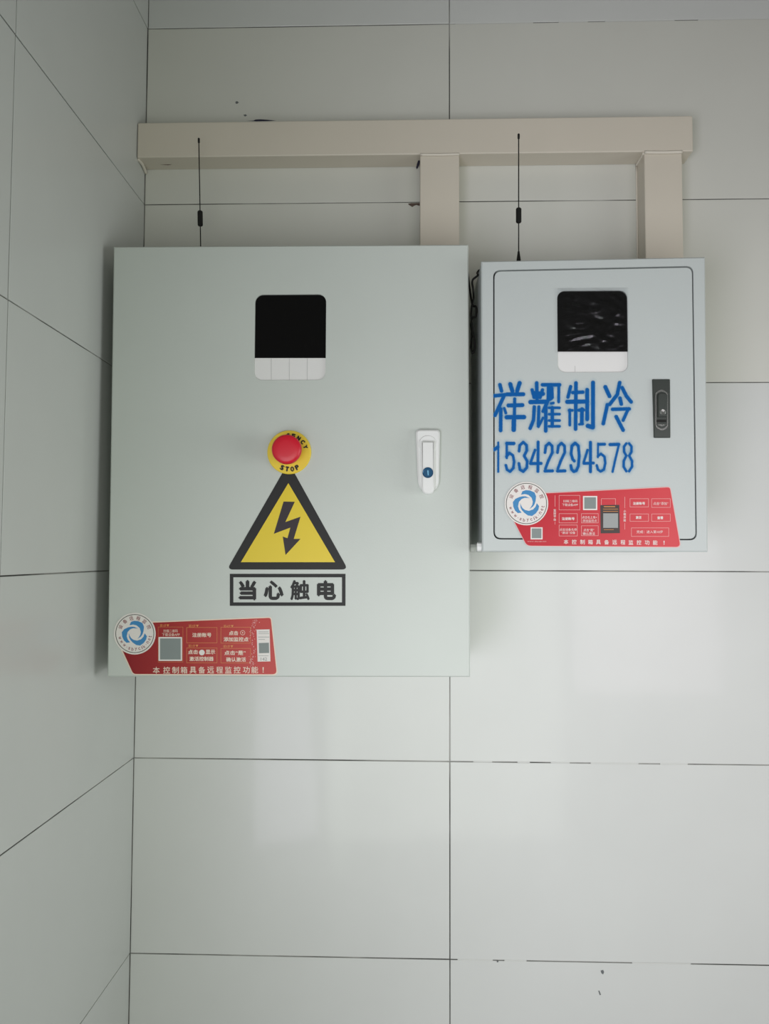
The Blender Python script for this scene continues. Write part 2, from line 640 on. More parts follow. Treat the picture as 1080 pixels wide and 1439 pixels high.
bead([(0.0152, TD, zb - 0.0005), (0.045, TD - 0.0002, zb - 0.001), (0.0766, TD, zb - 0.0005)], 0.0022)
bead([(0.3657, TD, zb - 0.001), (0.395, TD - 0.0002, zb - 0.0016), (0.4238, TD, zb - 0.001)], 0.0026)
bead([(0.3652, TD + 0.002, zb - 0.001), (0.3650, -0.02, zb - 0.001), (0.3645, -0.001, zb - 0.002)], 0.0022)
bead([(0.3645, -0.0006, zb - 0.003), (0.3644, -0.0006, Z0 + 0.55), (0.3644, -0.0006, SMALLTOP + 0.002)], 0.0016)
bead([(XC + 0.001, TD + 0.004, zb - 0.0004), (XC + 0.003, -0.02, zb - 0.002), (XC + 0.002, -0.002, zb - 0.006)], 0.0025)
# unfilled gaps of the box; black patches paint in the shade inside them
sub(tr, 'open_gap', flat([[(585.5, 238), (584.2, 235.5), (586, 229), (587.5, 224.5), (590, 222), (590.3, 228), (588.5, 233), (587, 236)]], TD + 0.020), 'dirt')
sub(tr, 'open_gap', flat([[(346, 169.8), (356, 169.4), (359, 168.0), (366, 167.6), (374, 168.2), (388, 169.4), (376, 170.3), (360, 170.6)]], TD - 0.0003), 'dirt')
sub(tr, 'open_gap', flat([[(224, 231.3), (236, 230.5), (243, 231.0), (236, 232.2)]], TD + 0.024), 'dirt_l')

# ------------------------------------------------------------------ cabinets
def quad_body(c, yf, yb, ins=0.0, bev=0.003):
    """sheet-metal box behind four front corners (TL, TR, BR, BL)"""
    o = inset([c[3], c[2], c[1], c[0]], ins)
    return plate(o, [], yf, yb, bev)


def disp(parent, name, hole, splitx, Yf, keys, film=None):
    """the controller behind its window: black screen over a white strip of keys"""
    x0, x1, y0, y1, r, ys = hole
    p = sub(parent, name, flat([rect_px(x0 - 4, y0 - 4, x1 + 4, y1 + 4)], Yf + 0.0040), 'seal')
    sub(p, 'screen', flat([rect_px(x0 - 3, y0 - 3, x1 + 3, ys)], Yf + 0.0024), 'screen')
    sub(p, 'key_strip', flat([rect_px(x0 - 3, ys, x1 + 3, y1 + 3)], Yf + 0.0022), 'keys')
    for kx, a, c in keys:
        sub(p, 'key_line', flat([rect_px(kx - 0.3, a, kx + 0.3, c)], Yf + 0.0020), 'keyline')
    return p


def hole_outline(x0, x1, y0, y1, r, Yf):
    a, b = at(x0, y1, Yf), at(x1, y0, Yf)
    return rrect(a.x, b.x, a.z, b.z, r * (1.3 + Yf) / FPX, 7)


# ---- the larger cabinet
YA = -0.18
cA = [at(159.5, 346.5, YA), at(657.8, 343.5, YA), at(660.3, 951.5, YA), at(150.6, 951.0, YA)]
cA = [(p.x, p.z) for p in cA]
A = thing('control_cabinet', 'large light grey wall cabinet with yellow warning triangle and red stop button', 'cabinet',
          (sum(p[0] for p in cA) / 4, -0.09, min(p[1] for p in cA)), 'grey control cabinets on the tiled wall')
sub(A, 'body', quad_body(cA, YA + 0.021, -0.0006, 0.0022), 'cab')
holeA = (357.0, 458.2, 413.4, 534.4, 11.5, 503.2)
sub(A, 'door', plate([cA[3], cA[2], cA[1], cA[0]], [hole_outline(*holeA[:5], YA)], YA, YA + 0.019, 0.0016), 'cab')
disp(A, 'controller', holeA, None, YA, [(381, 503.6, 534), (406.3, 503.6, 534), (431.5, 503.6, 534)])

# warning triangle and its caption (flat print on the door)
Y1, Y2, Y3 = YA - 0.0003, YA - 0.0005, YA - 0.0007
T = lambda u, v: (320 + u / 6.353, 660 + v / 6.353)


def round_poly(pts, rad, n=5):
    out = []
    k = len(pts)
    for i in range(k):
        p = Vector(pts[i]); a = Vector(pts[i - 1]); b = Vector(pts[(i + 1) % k])
        r = rad[i]
        if r <= 0:
            out.append(tuple(p)); continue
        q0 = p + (a - p).normalized() * r
        q1 = p + (b - p).normalized() * r
        for j in range(n + 1):
            t = j / n
            s = q0 * (1 - t) ** 2 + p * 2 * t * (1 - t) + q1 * t * t
            out.append((s.x, s.y))
    return out


tri = round_poly([T(486, 30), T(594, 30), T(1072, 892), T(-8, 892)], [0, 0, 9, 9], 7)
sign = sub(A, 'warning_triangle', flat([tri], Y1), 'black')
sub(sign, 'yellow_field', flat([[T(540, 120), T(956, 826), T(116, 826)]], Y2), 'yellow')
sub(sign, 'lightning_bolt', flat([[T(497, 285), T(597, 287), T(513, 468), T(648, 420), T(588, 618), T(648, 618), T(515, 762), T(490, 597), T(532, 612), T(558, 517), T(410, 573)]], Y3), 'bolt')
cap = sub(A, 'caption_frame', ring_px((322.8, 806.4, 485.2, 851.4), 4.9, Y1), 'black')
b = bmesh.new()
for ch, x, wd, h in (('当', 347.6, 25.0, 28.5), ('心', 384.3, 28.0, 27.5), ('触', 421.3, 27.5, 28.5), ('电', 458.6, 27.0, 28.0)):
    write(b, ch, Y1, x, 829.4, wd, h, 0.028 if ch == '触' else 0.048)
sub(cap, 'caption_lettering', b, 'black')

# emergency stop button
ec = at(406.5, 635.8, YA)
px_m = (1.3 + YA) / FPX
stop = sub(A, 'emergency_stop', lathe_y(ec.x, ec.z, [(0, YA - 0.0030), (0.0296, YA - 0.0030), (0.0304, YA - 0.0022), (0.0304, YA - 0.0001), (0, YA - 0.0001)], 64), 'ring')
kx, kz = ec.x, ec.z
sub(stop, 'button_neck', lathe_y(kx, kz, [(0.0145, YA - 0.003), (0.0145, YA - 0.018), (0.0, YA - 0.018)], 40), 'knob', True)
kc = at(402.0, 631.2, YA - 0.033)
sub(stop, 'button_head', lathe_y(kx + 0.0005, kz + 0.0005, [(0, YA - 0.0350), (0.010, YA - 0.0348), (0.0162, YA - 0.0342), (0.0188, YA - 0.0330), (0.0200, YA - 0.0305), (0.0200, YA - 0.0250), (0.0185, YA - 0.0205), (0.0150, YA - 0.0175), (0.0, YA - 0.0175)], 56), 'knob', True)
b = bmesh.new()
for k, ch in enumerate('EMERGENCY'):
    a = math.radians(171 - k * 19)
    rr = 23.8 if k > 3 else 21.6
    write(b, ch, YA - 0.0032, 406.5 + rr * math.cos(a), 635.8 - rr * math.sin(a), 5.4, 6.6 if k > 3 else 5.0, 0.09, math.degrees(a) - 90)
sub(stop, 'button_lettering', b, 'black')
b = bmesh.new()
for k, ch in enumerate('STOP'):
    a = math.radians(244.5 + k * 17.6)
    write(b, ch, YA - 0.0032, 406.5 + 23.6 * math.cos(a), 635.8 - 23.6 * math.sin(a), 5.8, 7.6, 0.10, math.degrees(a) + 90)
sub(stop, 'button_lettering', b, 'black')

# swing-handle lock of the larger cabinet
H = lambda u, v: (560 + u / 11.99, 590 + v / 11.99)
plate_o = round_poly([H(286, 176), H(692, 176), H(676, 1060), H(630, 1190), H(370, 1190), H(322, 1060)], [6, 6, 4, 6, 6, 4], 6)
hd = sub(A, 'lock_handle', plate(W(plate_o, YA), [], YA - 0.0085, YA - 0.0001, 0.0022), 'white')
sub(hd, 'pivot_disc', lathe_y(at(*H(488, 430), YA).x, at(*H(488, 430), YA).z, [(0, YA - 0.0095), (0.0118, YA - 0.0095), (0.0128, YA - 0.0086), (0.0133, YA - 0.0075)], 40), 'white')
lev = round_poly([H(382, 375), H(594, 375), H(599, 1252), H(390, 1252)], [1.0, 1.0, 8.6, 8.6], 7)
sub(hd, 'lever', plate(W(lev, YA - 0.010), [], YA - 0.0165, YA - 0.0080, 0.0016), 'white')
lc = at(*H(490, 890), YA - 0.0165)
sub(hd, 'lock_cylinder', lathe_y(lc.x, lc.z, [(0, YA - 0.0175), (0.0060, YA - 0.0175), (0.0070, YA - 0.0182), (0.0074, YA - 0.0165)], 36), 'blue_lock', label='blue lock cylinder with a key slot')
b = bmesh.new()
b = flat([round_poly([H(478, 850), H(504, 850), H(506, 935), H(488, 935)], [0.6] * 4, 3)], YA - 0.0180, b)
sub(hd, 'key_slot', b, 'blue_light')

# ---- the smaller cabinet
YB = -0.20
cB = [at(676.0, 367.0, YB), at(990.5, 361.0, YB), at(994.3, 775.6, YB), at(677.2, 775.2, YB)]
cB = [(p.x, p.z) for p in cB]
Bc = thing('control_cabinet', 'small light grey wall cabinet sprayed with blue lettering right of the larger one', 'cabinet',
           (sum(p[0] for p in cB) / 4, -0.10, min(p[1] for p in cB)), 'grey control cabinets on the tiled wall')
ring_o = round_poly([(692.6, 379.6), (973.6, 373.6), (978.9, 759.2), (693.0, 758.0)], [10.5] * 4, 7)
ring_i = round_poly([(694.5, 381.4), (971.9, 375.6), (977.0, 757.4), (694.9, 756.2)], [9.5] * 4, 7)
ro, ri = W(ring_o, YB), W(ring_i, YB)
sub(Bc, 'body', quad_body(cB, YB + 0.012, -0.0006, 0.0004, 0.0008), 'cab_b')
sub(Bc, 'front_frame', plate([cB[3], cB[2], cB[1], cB[0]], [ro], YB, YB + 0.0118, 0.0016), 'cab_b')
sub(Bc, 'door_seal', flat([ring_o], YB + 0.0100), 'seal')
holeB = (783.3, 880.8, 408.2, 523.4, 11.0, 494.2)
sub(Bc, 'door', plate(ri, [hole_outline(*holeB[:5], YB)], YB - 0.0002, YB + 0.0095, 0.0006), 'cab_b')
ctl = disp(Bc, 'controller', holeB, None, YB, [(807.6, 514, 523)])
# crinkled protective film stuck over the window
fb = bmesh.new()
NX, NZ = 60, 60
a, c = at(782.0, 405.5, YB), at(882.5, 496, YB)
gv = {}
for i in range(NX + 1):
    for j in range(NZ + 1):
        s, t = i / NX, j / NZ
        x = a.x + (c.x - a.x) * s
        z = c.z + (a.z - c.z) * t
        q = Vector((2.2 * s + 1.1 * t, 3.6 * t - 0.9 * s, 0.3))
        wv = 1.1 * mnoise.noise(q * 1.5) + 0.9 * (1 - abs(mnoise.noise(q * 2.4 + Vector((5, 1, 0)))) * 3) + 0.35 * mnoise.noise(q * 6.0)
        e = min(1, 6 * min(s, 1 - s, t + 0.05, 1 - t + 0.02))
        gv[i, j] = fb.verts.new((x, YB - 0.0014 - 0.0007 * wv * e, z))
for i in range(NX):
    for j in range(NZ):
        fb.faces.new((gv[i, j], gv[i + 1, j], gv[i + 1, j + 1], gv[i, j + 1]))
sub(ctl, 'protective_film', fb, 'film', True)

# sunk swing latch of the smaller cabinet
L_ = lambda u, v: (900 + u / 13.08, 520 + v / 13.08)
lt = sub(Bc, 'paddle_latch', plate(W(round_poly([L_(203, 174), L_(527, 174), L_(535, 1250), L_(233, 1250)], [1] * 4, 2), YB), [], YB - 0.0026, YB - 0.0003, 0.0008), 'metal')
cup = round_poly([L_(262, 420), L_(380, 345), L_(498, 420), L_(500, 1050), L_(385, 1125), L_(268, 1050)], [3, 4, 3, 3, 4, 3], 4)
cup_i = round_poly([L_(282, 440), L_(380, 385), L_(480, 440), L_(482, 1030), L_(385, 1090), L_(286, 1030)], [3, 4, 3, 3, 4, 3], 4)
b = bmesh.new()
fill(b, W(cup, YB - 0.0034), [W(cup_i, YB - 0.0034)], YB - 0.0034)
sub(lt, 'latch_rim', b, 'metal_l')
sub(lt, 'latch_paddle', plate(W(round_poly([L_(296, 455), L_(380, 420), L_(470, 455), L_(470, 880), L_(296, 880)], [2, 3, 2, 1, 1], 4), YB), [], YB - 0.0050, YB - 0.0028, 0.0010), 'metal')
sub(lt, 'paddle_slot', flat([rect_px(*L_(292, 912), *L_(468, 958))], YB - 0.0036), 'rubber')
lk = at(*L_(385, 780), YB)
sub(lt, 'latch_key_barrel', lathe_y(lk.x, lk.z, [(0, YB - 0.0056), (0.0032, YB - 0.0058), (0.0042, YB - 0.0050)], 20), 'metal_l')
b = flat([[L_(290, 1000), L_(470, 1000), L_(385, 1035)]], YB - 0.0040)
sub(lt, 'latch_lip', b, 'metal_l')

# two white nylon cable glands low on its left side
for y, ln in ((-0.185, 0.0062), (-0.103, 0.0092)):
    gx = cB[3][0]
    g = lathe_y(0, 0, [(0, 0), (0.0052, 0), (0.0062, 0.0008), (0.0062, ln * 0.6), (0.0056, ln * 0.66), (0.0062, ln * 0.72), (0.0062, ln), (0, ln)], 8)
    bmesh.ops.rotate(g, verts=g.verts, cent=(0, 0, 0), matrix=Matrix.Rotation(-math.pi / 2, 3, 'Z'))
    bmesh.ops.translate(g, verts=g.verts, vec=(gx - ln + 0.0003, y, cB[3][1] + 0.0066))
    sub(Bc, 'cable_gland', g, 'nylon', label='white nylon cable gland')

# blue stencil lettering sprayed on the door: cover computed from the distance to the stencil's strokes
S5 = lambda u, v: (685 + u / 9.818, 525 + v / 9.818)
S6 = lambda u, v: (785 + u / 9.818, 525 + v / 9.818)
S7 = lambda u, v: (685 + u / 9.818, 610 + v / 9.818)
S8 = lambda u, v: (785 + u / 9.818, 610 + v / 9.818)
STR = []


def st(S, wd, *pts):
    STR.append((wd / 9.818 / 2, [S(*p) for p in pts]))


# first character
st(S5, 50, (168, 155), (190, 240)); st(S5, 50, (95, 307), (235, 292)); st(S5, 50, (225, 305), (150, 470), (100, 575))
st(S5, 50, (180, 490), (178, 785)); st(S5, 38, (228, 480), (250, 545))
st(S5, 56, (310, 145), (340, 240)); st(S5, 56, (440, 130), (405, 240)); st(S5, 54, (265, 287), (490, 285))
st(S5, 54, (285, 440), (478, 435)); st(S5, 60, (262, 602), (500, 600)); st(S5, 44, (372, 350), (368, 560)); st(S5, 62, (362, 600), (358, 775))
# second
st(S5, 50, (675, 130), (680, 350)); st(S5, 46, (612, 225), (640, 330)); st(S5, 46, (755, 225), (722, 330)); st(S5, 60, (590, 393), (800, 388))
st(S5, 60, (640, 270), (760, 280)); st(S5, 48, (642, 460), (632, 640), (585, 755)); st(S5, 44, (705, 460), (697, 725)); st(S5, 34, (700, 735), (762, 610))
st(S5, 50, (755, 155), (990, 155)); st(S5, 40, (980, 160), (978, 390)); st(S5, 60, (845, 170), (840, 350)); st(S5, 44, (885, 200), (890, 330)); st(S5, 40, (880, 345), (800, 385)); st(S5, 36, (875, 412), (905, 405))
st(S5, 50, (825, 385), (765, 520)); st(S5, 50, (802, 450), (800, 790))
for v_ in (472, 560, 648, 728):
    st(S5, 36, (845, v_), (990, v_))
st(S5, 48, (890, 470), (890, 725))
# third
st(S6, 46, (162, 180), (125, 325)); st(S6, 48, (190, 262), (330, 256)); st(S6, 58, (115, 390), (390, 385)); st(S6, 50, (235, 130), (230, 765))
st(S6, 38, (150, 500), (150, 710)); st(S6, 38, (140, 507), (185, 507)); st(S6, 46, (275, 505), (340, 502)); st(S6, 52, (318, 490), (315, 690)); st(S6, 34, (280, 700), (330, 695))
st(S6, 54, (390, 225), (390, 630)); st(S6, 54, (470, 125), (470, 740)); st(S6, 62, (465, 740), (400, 722))
# fourth
st(S6, 54, (640, 185), (698, 312)); st(S6, 50, (668, 430), (612, 690)); st(S6, 50, (838, 125), (805, 290), (700, 425)); st(S6, 50, (872, 195), (930, 310), (995, 390))
st(S6, 50, (842, 340), (860, 420)); st(S6, 48, (740, 493), (970, 487)); st(S6, 44, (955, 490), (885, 645)); st(S6, 50, (790, 595), (885, 780))
# the digits
st(S7, 28, (145, 118), (145, 520)); st(S7, 46, (95, 212), (140, 178))
st(S7, 48, (265, 130), (358, 130)); st(S7, 32, (262, 120), (262, 330)); st(S7, 36, (258, 310), (300, 262), (348, 295), (364, 380), (352, 470), (308, 518), (265, 490), (250, 430))
st(S7, 38, (432, 235), (442, 155), (490, 112), (535, 155), (538, 230), (502, 300), (545, 375), (538, 465), (490, 518), (444, 490), (430, 405))
st(S7, 36, (652, 220), (592, 390)); st(S7, 42, (590, 407), (735, 405)); st(S7, 40, (695, 110), (692, 515))
for dx in (0, 172):
    st(S7, 38, (790 + dx, 255), (802 + dx, 165), (845 + dx, 125), (888 + dx, 165), (890 + dx, 255), (835 + dx, 370), (795 + dx, 480))
    st(S7, 42, (790 + dx, 510), (892 + dx, 508))
st(S8, 40, (222, 125), (178, 165), (168, 270), (188, 345), (212, 372)); st(S8, 40, (225, 125), (268, 165), (280, 300), (268, 440), (240, 505), (205, 518), (176, 490), (165, 435))
st(S8, 34, (395, 220), (342, 390)); st(S8, 40, (345, 405), (475, 400)); st(S8, 42, (435, 115), (435, 518))
st(S8, 40, (545, 142), (630, 140)); st(S8, 26, (540, 130), (537, 320)); st(S8, 34, (538, 305), (580, 272), (628, 312), (640, 400), (620, 488), (576, 516), (538, 490), (522, 432))
st(S8, 44, (705, 145), (825, 142)); st(S8, 30, (825, 155), (780, 340), (740, 520))
st(S8, 34, (930, 130), (898, 172), (898, 245), (930, 298), (894, 372), (892, 450), (930, 512)); st(S8, 34, (968, 130), (1000, 172), (1000, 245), (968, 298), (1008, 372), (1008, 450), (968, 512))



def seg_d(px, py, a, b):
    vx, vy = b[0] - a[0], b[1] - a[1]
    q = vx * vx + vy * vy
    t = 0 if q == 0 else max(0, min(1, ((px - a[0]) * vx + (py - a[1]) * vy) / q))
    return math.hypot(px - a[0] - t * vx, py - a[1] - t * vy)


SEG = []
for rad, pts in STR:
    for p, q in zip(pts, pts[1:]):
        SEG.append((rad, p, q, min(p[0], q[0]) - 7 - rad, max(p[0], q[0]) + 7 + rad, min(p[1], q[1]) - 7 - rad, max(p[1], q[1]) + 7 + rad))
STEP = 0.62
X0_, X1_, Y0_, Y1_ = 690.4, 897.0, 528.0, 672.0
nx, ny = int((X1_ - X0_) / STEP), int((Y1_ - Y0_) / STEP)
cover = {}
for i in range(nx + 1):
    px = X0_ + i * STEP
    col_segs = [s for s in SEG if s[3] <= px <= s[4]]
    for j in range(ny + 1):
        py = Y0_ + j * STEP
        d = 99.0
        soft = 0.0
        for s in col_segs:
            if s[5] <= py <= s[6]:
                e = seg_d(px, py, s[1], s[2]) - s[0]
                if e < d:
                    d = e
                if e > -1:
                    soft += math.exp(-max(e, 0) / 2.0) * 0.20
        if d > 6.5:
            continue
        n1 = mnoise.noise(Vector((px * 0.11, py * 0.11, 3.0)))
        n2 = mnoise.noise(Vector((px * 0.9, py * 0.9, 7.0)))
        dd = d + n2 * 0.35 - 0.15
        core = max(0.0, min(1.0, 0.5 - dd / 1.5))
        core = core * core * (3 - 2 * core) * (0.93 + 0.07 * n2)
        halo = min(0.55, soft) * max(0.25, 0.75 + 0.9 * n1) * max(0.0, min(1, (6.5 - d) / 3.0))
        if px < 694.9:
            halo *= 0.25
            if px < 692.6:
                halo = 0.0; core = 0.0
        cv = max(core, halo)
        if cv > 0.012:
            cover[i, j] = min(1.0, cv * 1.03)
vid, vco, vc, fcs = {}, [], [], []
for (i, j) in list(cover):
    cell = [(i, j), (i + 1, j), (i + 1, j + 1), (i, j + 1)]
    f = []
    for k in cell:
        if k not in vid:
            vid[k] = len(vco)
            vco.append(at(X0_ + k[0] * STEP, Y0_ + k[1] * STEP, YB - 0.0006))
            vc.append(cover.get(k, 0.0))
        f.append(vid[k])
    fcs.append(f)
me = bpy.data.meshes.new('sprayed_lettering')
me.from_pydata([tuple(v) for v in vco], [], fcs)
ca = me.attributes.new('cover', 'FLOAT', 'POINT')
ca.data.foreach_set('value', vc)
sub(Bc, 'sprayed_lettering', me, 'spray', label='blue sprayed stencil lettering')


# ------------------------------------------------------------------ red stickers
def roundel(stk, cx_, cy_, rw, rd, rl, rt, Y):
    """white disc with a dark ring, a blue three-bladed swirl and lettering round it"""
    C2 = lambda r: [(cx_ + r * math.cos(2 * math.pi * k / 48), cy_ + r * math.sin(2 * math.pi * k / 48)) for k in range(48)]
    sub(stk, 'roundel', flat([C2(rw)], Y), 'p_white')
    sub(stk, 'roundel_ring', flat([{'o': C2(rd), 'h': [C2(rd - 0.9)]}], Y - 0.0001), 'p_green')
    b = bmesh.new()
    blade = [(1.02, 0), (1.06, 16), (1.07, 34), (1.08, 54), (0.95, 71), (0.75, 92), (0.64, 112), (0.57, 132), (0.50, 172),
             (0.45, 150), (0.47, 120), (0.52, 92), (0.61, 60), (0.70, 30), (0.76, 8), (0.82, -14)]
    for k in range(3):
        off = 108 + 120 * k
        flat([[(cx_ + rl * r * math.cos(math.radians(off - a)), cy_ - rl * r * math.sin(math.radians(off - a))) for r, a in blade]], Y - 0.0001, b)
    sub(stk, 'swirl_emblem', b, 'p_blue')
    b = bmesh.new()
    for ch, a in zip('设备远程监控', (155, 129, 103, 77, 51, 25)):
        t = math.radians(a)
        write(b, ch, Y - 0.0001, cx_ + rt * math.cos(t), cy_ - rt * math.sin(t), 5.6, 5.6, 0.012, a - 90)
    txt = 'www.sbycjk.net'
    wds = [1.25, 1.25, 1.25, 0.6, 0.95, 1, 1, 0.95, 0.55, 0.95, 0.6, 1, 0.95, 0.75]
    tot = sum(wds)
    acc = 0
    for ch, wd in zip(txt, wds):
        a = 188 + 166 * (acc + wd / 2) / tot
        acc += wd
        t = math.radians(a)
        h = 1.0 if ch == '.' else (4.6 if ch in 'bktjy' else 3.6)
        write(b, ch, Y - 0.0001, cx_ + rt * math.cos(t), cy_ - rt * math.sin(t), 3.0 * wd if ch != '.' else 1.0, h, 0.012, a + 90)
    sub(stk, 'roundel_lettering', b, 'p_maroon')


def texts(stk, name, items, Y, m):
    """items: (text, cx, cy, width, height[, bold])"""
    for it in items:
        sub(stk, name, write(bmesh.new(), it[0], Y, it[1], it[2], it[3], it[4], it[5] if len(it) > 5 else 0.006), m)


# on the larger cabinet
S0 = YA - 0.0003
out = round_poly([(169.5, 913), (206, 873.6), (381.5, 866.6), (390.5, 949.2), (186.3, 948.6)], [0, 1, 4, 7, 5], 6)
inn = round_poly([(172.2, 914.5), (206, 875.4), (380.2, 868.2), (388.8, 947.6), (187.2, 947.2)], [0, 1, 3.5, 6.5, 4.5], 6)
sa = sub(A, 'sticker', flat([out], S0), 'p_cream', label='red step-by-step sticker with a white roundel')
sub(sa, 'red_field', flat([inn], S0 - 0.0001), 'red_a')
Yt = S0 - 0.0002
for fr in ((262, 881.6, 305, 903.6), (262, 910.4, 305, 931.6), (310, 881.2, 352, 904.0), (310, 911.0, 352, 931.8)):
    sub(sa, 'box_outline', ring_px(fr, 0.45, Yt), 'p_gold')
sub(sa, 'box_outline', ring_px((222, 881, 257, 930.6), 0.3, Yt), 'p_gold')
texts(sa, 'step_numbers', [('第1步▼', 231, 879, 13, 4), ('第2步▼', 272, 879.6, 14, 4.2), ('第3步▼', 271.5, 907.6, 14, 4.2), ('第4步▼', 321, 880, 14, 4.2), ('第5步▼', 320.5, 908.4, 14, 4.2)], Yt, 'p_gold')
texts(sa, 'step_lettering', [('扫描二维码', 239.5, 886.6, 20, 4.2), ('下载设备APP', 240, 891.8, 25, 4.4),
                             ('注册账号', 283.4, 892.3, 27, 6.2, 0.03), ('点击', 271, 916.2, 14, 6.4, 0.03), ('显示', 295.5, 916.2, 13.5, 6.4, 0.03), ('激活控制器', 283, 925.8, 34, 6.4, 0.03),
                             ('点击', 328, 889.6, 13, 6.2, 0.03), ('添加监控点', 331.5, 898.4, 35, 6.4, 0.03), ('点击“是”', 330, 917.4, 30, 6.4, 0.03), ('确认激活', 331.5, 926.8, 28, 6.4, 0.03)], Yt, 'p_cream')
b = flat([circ(283.5, 917, 4.0, 20)], Yt)
sub(sa, 'round_icon', b, 'p_white')
b = flat([{'o': circ(340.8, 889.2, 3.4, 20), 'h': [circ(340.8, 889.2, 2.8, 20)]}, circ(340.8, 889.2, 0.9, 10)], Yt)
sub(sa, 'round_icon', b, 'p_cream')
sub(sa, 'blank_code_square', flat([round_poly(rect_px(222.6, 895.2, 255.8, 928.8), [1] * 4, 3)], Yt), 'p_white')
sub(sa, 'code_patch', flat([rect_px(224.8, 897.2, 253.8, 926.8)], Yt - 0.0001), 'p_code')
sub(sa, 'serial_label', flat([[(360.4, 884.8), (378.6, 884.4), (379.8, 929.4), (361.8, 929.8)]], Yt), 'p_white')
sub(sa, 'code_patch', flat([[(363.4, 903.6), (377.6, 903.2), (378.0, 917.6), (363.8, 918.0)]], Yt - 0.0001), 'p_code')
for rl in ((363, 887.6, 377, 888.4), (363, 890.2, 378, 890.8), (362.5, 894.8, 378.2, 895.6), (363, 898.2, 372, 898.9), (363, 921.2, 377, 921.8)):
    sub(sa, 'serial_line', flat([rect_px(*rl)], Yt - 0.0001), 'p_grey')
b = bmesh.new()
write(b, '142', Yt - 0.0001, 370.6, 926.2, 9, 4.6, 0.01)
sub(sa, 'serial_lettering', b, 'p_grey')
b = bmesh.new()
for ch, x in zip('本控制箱具备远程监控功能！', [219.5, 234, 246.5, 258.3, 271, 283.4, 295.8, 308.4, 320.6, 333, 346, 357.8, 369.6]):
    write(b, ch, Yt, x, 941.8 - (x - 219) * 0.003, 9.6 if ch != '！' else 2.0, 9.6 if ch != '！' else 7.5, 0.012)
sub(sa, 'slogan_lettering', b, 'p_cream')
b = bmesh.new()
for k in range(95):                       # flecks where the foil was scuffed
    py = random.uniform(870, 938)
    px = 355.5 + 2.2 * math.sin(py * 0.16) + random.gauss(0, 2.3)
    if px > 360 and 884 < py < 930:
        continue
    s = random.uniform(0.25, 0.75)
    t = random.uniform(0, 3)
    flat([[(px + s * math.cos(t + q * 2.1) * (1 + 0.6 * (q == 0)), py + s * math.sin(t + q * 2.1) * 1.4) for q in range(3)]], Yt - 0.0001, b)
o = sub(sa, 'scuff_flecks', b, 'p_pink')
roundel(sa, 189.3, 890.4, 29.4, 27.2, 17.0, 22.0, S0 - 0.0003)

# on the smaller cabinet
S1 = YB - 0.0009
out = round_poly([(721.5, 733), (757, 692.8), (941.5, 683.6), (956.8, 769.6), (739.5, 767.6)], [0, 1, 4, 7, 6], 6)
inn = round_poly([(722.6, 733.5), (757, 693.8), (940.8, 684.8), (955.6, 768.6), (740.0, 766.8)], [0, 1, 3.5, 6.5, 5.5], 6)
sb = sub(Bc, 'sticker', flat([out], S1), 'p_pink', label='brighter red sticker with a white roundel and a black label')
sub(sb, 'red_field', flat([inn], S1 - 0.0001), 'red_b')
Yt = S1 - 0.0002
for fr in ((785, 696, 814.6, 716.7), (785, 721.6, 811, 735.0), (816.4, 721.6, 840.4, 735), (785, 737.6, 811, 753.4), (816.4, 738.6, 840.4, 753), (844.4, 700.6, 864.6, 711),
           (884.6, 700.6, 911, 712.6), (915, 700.6, 941.6, 713.2), (884.6, 722, 911, 732.8), (915, 722, 941.6, 732.8), (886.6, 741.6, 939.4, 754)):
    sub(sb, 'box_outline', ring_px(fr, 0.45, Yt), 'p_pink')
for rl in ((779.2, 696, 779.7, 712), (779.2, 733, 779.7, 737), (877.2, 698, 877.7, 714), (877.2, 735, 877.7, 744)):
    sub(sb, 'divider_line', flat([rect_px(*rl)], Yt), 'p_pink')
texts(sb, 'step_lettering', [('扫描二维码', 801, 704.2, 20, 3.6), ('下载设备APP', 800.6, 709.4, 22, 3.8), ('注册账号', 798, 728.9, 18, 4.2, 0.03),
                             ('点击右上角+', 828, 727, 21, 3.8), ('添加监控点', 828.2, 731.8, 20, 3.8), ('点击设备名称', 798, 744.2, 24, 3.6), ('“激活”设备', 798, 748.6, 20, 3.6),
                             ('点击“是”', 827, 744.8, 15, 3.8), ('确认激活', 827, 749.8, 17, 4.2),
                             ('注册账号', 897.4, 707.4, 17, 4.2, 0.03), ('点击“添加”', 928, 707.6, 21, 4.2), ('激活', 896.8, 727.2, 8, 4.2, 0.03), ('查看', 927.2, 727.6, 8.4, 4.2, 0.03),
                             ('完成：进入第10步', 912.6, 747.4, 37, 4.2)], Yt, 'p_white')
b = bmesh.new()
for k, ch in enumerate('监控平台'):
    write(b, ch, Yt, 779.2, 717.2 + 4.3 * k, 3.6, 3.6, 0.012)
sub(sb, 'upright_lettering', b, 'p_white')
b = bmesh.new()
for k, ch in enumerate('小程序版'):
    write(b, ch, Yt, 877.4, 718.4 + 4.3 * k, 3.6, 3.6, 0.012)
sub(sb, 'upright_lettering', b, 'p_white')
for rl in ((818.8, 697, 838.8, 716.8), (745.2, 741, 762, 758)):
    sub(sb, 'blank_code_square', flat([rect_px(*rl)], Yt), 'p_white')
texts(sb, 'website_lettering', [('www.sbycjk.net', 754, 761, 27, 2.2)], Yt, 'p_pink')
for rl in ((820.6, 698.8, 837.0, 715.0), (746.8, 742.6, 760.4, 756.4)):
    sub(sb, 'code_patch', flat([rect_px(*rl)], Yt - 0.0001), 'p_code')
sub(sb, 'black_label', flat([[(843.0, 709.8), (869.8, 709.4), (870.6, 749.2), (843.6, 749.6)]], Yt - 0.0001), 'p_brown')
sub(sb, 'blank_code_square', flat([rect_px(847.2, 721.4, 868.0, 741.8)], Yt - 0.0002), 'p_grey')
